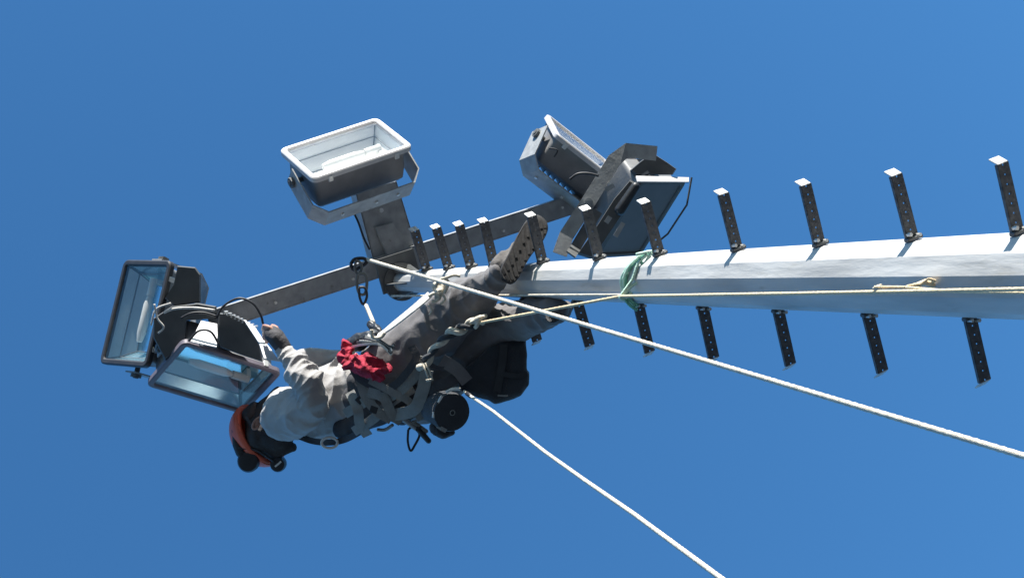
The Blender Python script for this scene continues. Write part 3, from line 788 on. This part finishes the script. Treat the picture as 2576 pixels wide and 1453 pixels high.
b = MB(); pts = [bc_ - axis * .014 + e1 * (.010 * math.cos(a)) + e2 * (.010 * math.sin(a)) for a in [2 * math.pi * i / 12 for i in range(13)]]
b.tube(pts, .002, 6, caps=False); b.build('eyelet', M['web'], can, smooth=True)
b = MB()
for px_ in ([(1158, 978), (1140, 978), (1122, 986)], [(1112, 995), (1103, 1012), (1098, 1028)], [(1092, 1035), (1090, 1050)]):
    b.tube(spline([at(x, y, 6.17) for x, y in px_], 4), .006, 8)
b.build('rim_cord', M['web_white'], can, smooth=True)
b = MB(); b.cone_chain(nodes_px([(1092, 1078, 6.25, 14), (1115, 1088, 6.25, 16), (1135, 1086, 6.25, 10)]), 12)
finish('pouch_strap', remeshed(b, .005, 1, lambda p, n: .006 * fbm(p, 28)), M['bag'], can, smooth=True)
strap([(1100, 1070, 6.19), (1112, 1078, 6.18), (1122, 1083, 6.19)], .016, 'web', 'buckle', can)

# hanging gear on the hip: snap hook loop and tools
hk = MB()
hk.tube(spline([at(1027, 1080, 6.4), at(1026, 1110, 6.4), at(1033, 1133, 6.4), at(1044, 1118, 6.4), at(1055, 1095, 6.4), at(1050, 1082, 6.4), at(1036, 1074, 6.4), at(1027, 1080, 6.4)], 6), .005, 8)
tag(hk.build('snap_hook', M['cable'], smooth=True), 'black pointed snap hook dangling against the sky under the hips', 'snap hook')
for i, (x0, y0, x1, y1, r, m_, lab) in enumerate(((1052, 1078, 1078, 1108, 8, 'black', 'short black tool handle hanging beside the snap hook'), (1040, 1062, 1072, 1084, 6, 'web', 'grey metal tool lying across the hip above the snap hook'), (1010, 1050, 1045, 1076, 7, 'galv', 'pale clamp tool between the harness straps and the pouch'))):
    b = MB(); b.cone_chain(nodes_px([(x0, y0, 6.38, r), (x1, y1, 6.38, r * .9)]), 10); b.bar(at(x0 - 6, y0 + 4, 6.36), at(x0 + 8, y0 - 6, 6.36), .008, .006, F_)
    tag(b.build('hand_tool', M[m_], angle=50), lab, 'hand tool', 'tools hanging at the hip')

# ------------------------------------------------------------ ropes
def to_ground(a, b_, zend=.02):
    t = (zend - a.z) / (b_.z - a.z)
    return a + (b_ - a) * t
def straight(a, b_, n=60, sag=0.0):
    return [a.lerp(b_, i / n) - up * (sag * math.sin(math.pi * i / n)) for i in range(n + 1)]
def rope(name, pts, r, m_, label, cat='rope', lump=.12, twist=.9, parent=None):
    b = MB(); b.tube(pts, r, 12, lump=lump, twist=twist)
    o = b.build(name, M[m_], parent, smooth=True)
    if label: tag(o, label, cat)
    return o
def dense(pts, step=.006):
    out = [pts[0]]
    for a, b_ in zip(pts, pts[1:]):
        n = max(1, int((b_ - a).length / step))
        out += [a.lerp(b_, (i + 1) / n) for i in range(n)]
    return out
a = at(922, 652, 6.85); b1 = at(2575, 1146, 3.3)
rope('thick_rope', dense([a, b1, to_ground(a, b1)], .012), .0072, 'rope', 'taut white rope running from the crossbeam hook down across the pole', lump=.1)
a = at(1168, 984, 6.16); b1 = at(1810, 1453, 3.0)
r3 = rope('thick_rope', dense([a, a.lerp(b1, .07)] + [a.lerp(b1, t) + R_ * (.006 * math.sin(t * 9)) for t in (.2, .35, .5, .65, .8, 1.0)] + [to_ground(a, b1)], .012), .0056, 'rope', 'white rope leading from the round black pouch down past the pole', lump=.1)
q0_, q1_ = a.lerp(b1, .022), a.lerp(b1, .052)
b = MB(); b.tube([q0_, q1_], .0085, 10); b.build('rope_sleeve', M['cable'], r3, smooth=True)
gk = at(1562, 745, 5.42)
pts = [at(1182, 816, 6.18), gk, at(2000, 738, 4.52), at(2575, 727, 3.72)]
rope('cream_rope', dense(pts + [to_ground(pts[2], pts[3])], .012), .0052, 'rope_y', 'cream rope from between the legs through the green lashing and along the pole')
pts = [at(985, 744, 7.15), at(1340, 742, 6.03), at(1560, 741, 5.50), at(1562, 743, 5.47)]
rope('thin_line', dense(pts, .01), .0042, 'rope', 'thin white line along the pole between the top flange and the green lashing')
pts = [at(2200, 722, 4.2), at(2270, 722, 4.15), at(2400, 733, 4.0), at(2575, 736, 3.74)]
rope('cream_rope', dense(pts + [to_ground(pts[2], pts[3])], .012), .0040, 'rope_y', 'second cream strand that starts at the lumpy knot on the pole')
b = MB()
b.cone_chain(nodes_px([(2272, 722, 4.14, 3), (2300, 716, 4.14, 5), (2330, 709, 4.14, 8), (2348, 716, 4.14, 7)]), 10)
b.cone_chain(nodes_px([(2310, 720, 4.14, 4), (2335, 700, 4.12, 4), (2352, 706, 4.13, 4)]), 10)
tag(finish('rope_knot', remeshed(b, .0035, 1, lambda p, n: .0025 * fbm(p, 60)), M['rope_y'], None, smooth=True), 'lumpy knot in the cream rope, lying against the pole', 'rope knot')

b = MB(); b.cone_chain(nodes_px([(2197, 725, 4.2, 4), (2216, 717, 4.2, 5)]), 10)
tag(finish('rope_knot', remeshed(b, .0035, 1, lambda p, n: .002 * fbm(p, 60)), M['rope'], None, smooth=True), 'small pale knot on the cream rope, apart from the lumpy one', 'rope knot')
# twisted pale rope between the legs
cl = spline([at(1062, 928, 6.24), at(1090, 880, 6.2), at(1130, 842, 6.17), at(1180, 818, 6.15), at(1226, 796, 6.2)], 40)
def strand(ph, amp0, r0, rv, pitch=.30):
    b = MB(); hp_ = []
    for i, p in enumerate(cl):
        a_ = i * .15 + ph + .5 * noise.noise(p * 9); t = (cl[min(i + 1, len(cl) - 1)] - cl[max(i - 1, 0)]).normalized()
        u = t.cross(F_).normalized(); w_ = t.cross(u)
        amp = amp0 + .006 * noise.noise(p * 11)
        hp_.append(p + u * (math.cos(a_) * amp) + w_ * (math.sin(a_) * amp))
    b.tube(hp_, r0, 8, rs=[r0 * (1 + rv * noise.noise(q * 26)) for q in hp_])
    return b
b = strand(0, .011, .0115, .5)
tw = tag(b.build('twisted_rope', M['rope'], smooth=True), 'thick twisted white rope hanging in loops between the two trouser legs', 'rope')
strand(math.pi, .010, .0105, .4).build('dark_gap_coil', M['bag'], tw, smooth=True)  # added dark coil imitating the dark gaps between the white turns
b = MB()
b.tube([at(1063, 915, 6.2), at(1072, 935, 6.2), at(1078, 952, 6.2)], .004, 6); b.tube([at(1070, 912, 6.2), at(1082, 935, 6.2), at(1087, 950, 6.2)], .004, 6)
b.bar(at(1072, 957, 6.19), at(1090, 953, 6.19), .010, .006, F_)
b.build('cord_end', M['rope'], tw, smooth=True)
b = MB(); b.cone_chain(nodes_px([(1185, 812, 6.14, 5), (1205, 800, 6.12, 8), (1222, 795, 6.14, 6)]), 8)
b.cone_chain(nodes_px([(1196, 822, 6.13, 4), (1204, 812, 6.12, 5)]), 8)
finish('knot', remeshed(b, .004, 1, lambda p, n: .004 * fbm(p, 50)), M['rope'], tw, smooth=True)

# positioning lanyard over the near thigh, its knots by the pole
b = MB(); ribbon_mb(b, spline([at(950, 846, 6.3), at(985, 820, 6.24), at(1040, 776, 6.2), at(1082, 740, 6.2)], 8), .028, .008, (F_ * .7 - U_ * .7))
lan = tag(b.build('work_lanyard', M['web_white'], angle=50), 'broad white lanyard strap running over the near thigh to the pole', 'lanyard')
for pts, r in (([(935, 828), (938, 848), (958, 848), (968, 836)], .007), ([(1078, 745), (1092, 738), (1105, 745), (1098, 756), (1086, 758)], .007), ([(1095, 722), (1105, 706), (1118, 700), (1128, 712), (1118, 738)], .006),
               ([(1118, 700), (1140, 692), (1158, 694)], .006), ([(1108, 735), (1120, 752), (1108, 765)], .005), ([(1078, 765), (1086, 780), (1080, 792)], .004)):
    b = MB(); b.tube(spline([at(x, y, 6.16) for x, y in pts], 6), r, 8); b.build('knotted_cord', M['rope'], lan, smooth=True)
b = MB(); b.cone_chain(nodes_px([(1098, 722, 6.2, 13), (1112, 712, 6.2, 12), (1102, 748, 6.17, 10)]), 10)
finish('knot', remeshed(b, .0045, 1, lambda p, n: .007 * fbm(p, 34)), M['rope'], lan, smooth=True)
# safety lanyard from the crossbeam to the belt
b = MB(); b.tube(straight(at(921, 768, 6.72), at(940, 812, 6.55), 14), .0085, 10, lump=.1, twist=.9)
saf = tag(b.build('safety_lanyard', M['rope'], smooth=True), 'short white safety lanyard hanging from carabiners on the crossbeam to the belt', 'lanyard')
def link(pts, d, r, m_='galv_dark', name='carabiner'):
    b = MB(); b.tube(spline([at(x, y, d) for x, y in pts + pts[:1]], 6), r, 8); return b.build(name, M[m_], saf, smooth=True)
link([(900, 690), (918, 690), (923, 712), (918, 738), (904, 738), (898, 715)], 6.8, .0065)
link([(903, 722), (918, 724), (923, 745), (914, 765), (905, 748)], 6.76, .0055, 'cable')
link([(882, 665), (892, 652), (915, 650), (922, 660), (905, 672), (890, 678)], 6.84, .008, 'cable', 'hook')
link([(895, 655), (906, 660), (910, 675), (902, 690), (893, 678)], 6.82, .006)
b = MB(); b.cone_chain(nodes_px([(932, 815, 6.5, 9), (948, 828, 6.45, 12), (958, 840, 6.42, 8)]), 10)
finish('rope_grab', remeshed(b, .004, 1, lambda p, n: .006 * fbm(p, 40)), M['black'], saf, smooth=True)

# green lashing round the pole
zg = axis_z(1640); rg = pole_r(zg) + .008
gl_root = None
for j in range(5):
    pts = []
    for i in range(44):
        a_ = math.radians(35) - math.radians(200) * i / 43
        tt = i / 43
        tu = min(1.3, tt / .625)
        z = zg - .016 * math.sin(math.pi * min(1, tu)) + .036 * tu * tu + .008 * (j - 2) * math.cos(tt * 7 + j) + .018 * noise.noise(Vector((tt * 4, j * 3, 0)))
        # octagon-ish radius stays outside the shaft
        q = rg - .001 + .004 * (j % 2) + .003 * noise.noise(Vector((tt * 7, j * 5, 2)))
        pts.append(Vector((PC.x + q * math.cos(a_), PC.y + q * math.sin(a_), z)))
    b = MB(); b.tube(pts, .0055, 8, lump=.1, twist=.8)
    if gl_root is None:
        gl_root = tag(b.build('green_lashing', M['rope_g'], smooth=True), 'green rope wrapped around the pole, holding the cream rope', 'rope')
    else:
        b.build('wrap', M['rope_lit_g'] if j in (1, 3) else M['rope_g'], gl_root, smooth=True)
for pts, m_ in (([(1628, 640), (1606, 662), (1592, 700), (1575, 725), (1560, 748), (1572, 752), (1590, 735)], 'rope_lit_g'), ([(1640, 634), (1618, 672), (1606, 706), (1588, 720), (1568, 742)], 'rope_lit_g'),
                ([(1570, 748), (1582, 765), (1596, 776), (1604, 780)], 'rope_g'), ([(1576, 746), (1590, 760), (1600, 770)], 'rope_g'), ([(1600, 640), (1640, 632), (1668, 636)], 'rope_lit_g'), ([(1610, 650), (1622, 690), (1612, 712)], 'rope_g')):
    b = MB(); b.tube(spline([at(x, y, 5.42) for x, y in pts], 6), .0055, 8, lump=.1, twist=.8); b.build('loop', M[m_], gl_root, smooth=True)

# ------------------------------------------------------------ cables
def cable(pts, d, r, label, m_='cable', cat='cable', name='cable', group=None):
    b = MB(); b.tube(spline([at(*(p if len(p) == 3 else (*p, d))) for p in pts], 8), r, 8)
    return tag(b.build(name, M[m_], smooth=True), label, cat, group)
cable([(882, 520), (900, 556), (916, 600), (930, 628)], 7.0, .005, 'black cable hanging beside the short arm of the white framed floodlight')
cable([(545, 800), (562, 770), (600, 750), (635, 762), (655, 790), (662, 815)], 6.62, .005, 'black cable looping above the glove and in front of the beam')
cable([(412, 786), (440, 776), (490, 774), (540, 780)], 6.6, .005, 'pale wire running across the gear box of the floodlight in the black frame', 'wire')
cable([(455, 800), (480, 788), (512, 786), (545, 795)], 6.62, .005, 'dark thick cable arching under the pale wire at the floodlight in the black frame', 'cable')
cable([(388, 764), (396, 800), (412, 822), (398, 838)], 6.58, .004, 'loose pale wire end hanging off the gear box corner', 'wire')
cable([(380, 818), (392, 778), (430, 762)], 6.6, .004, 'short pale wire bending over the corner of the gear box', 'wire')
cable([(1394, 395), (1402, 378), (1380, 372)], 7.2, .004, 'small black cable behind the fins of the back facing floodlight')
cable([(1432, 452), (1452, 438), (1478, 436), (1506, 442)], 7.1, .006, 'curved black cable on the back facing floodlight beside the beam bracket')
cable([(474, 858), (500, 832), (530, 834), (552, 868)], 6.58, .005, 'black cable arching over the sunlit housing beside the helmet floodlight')
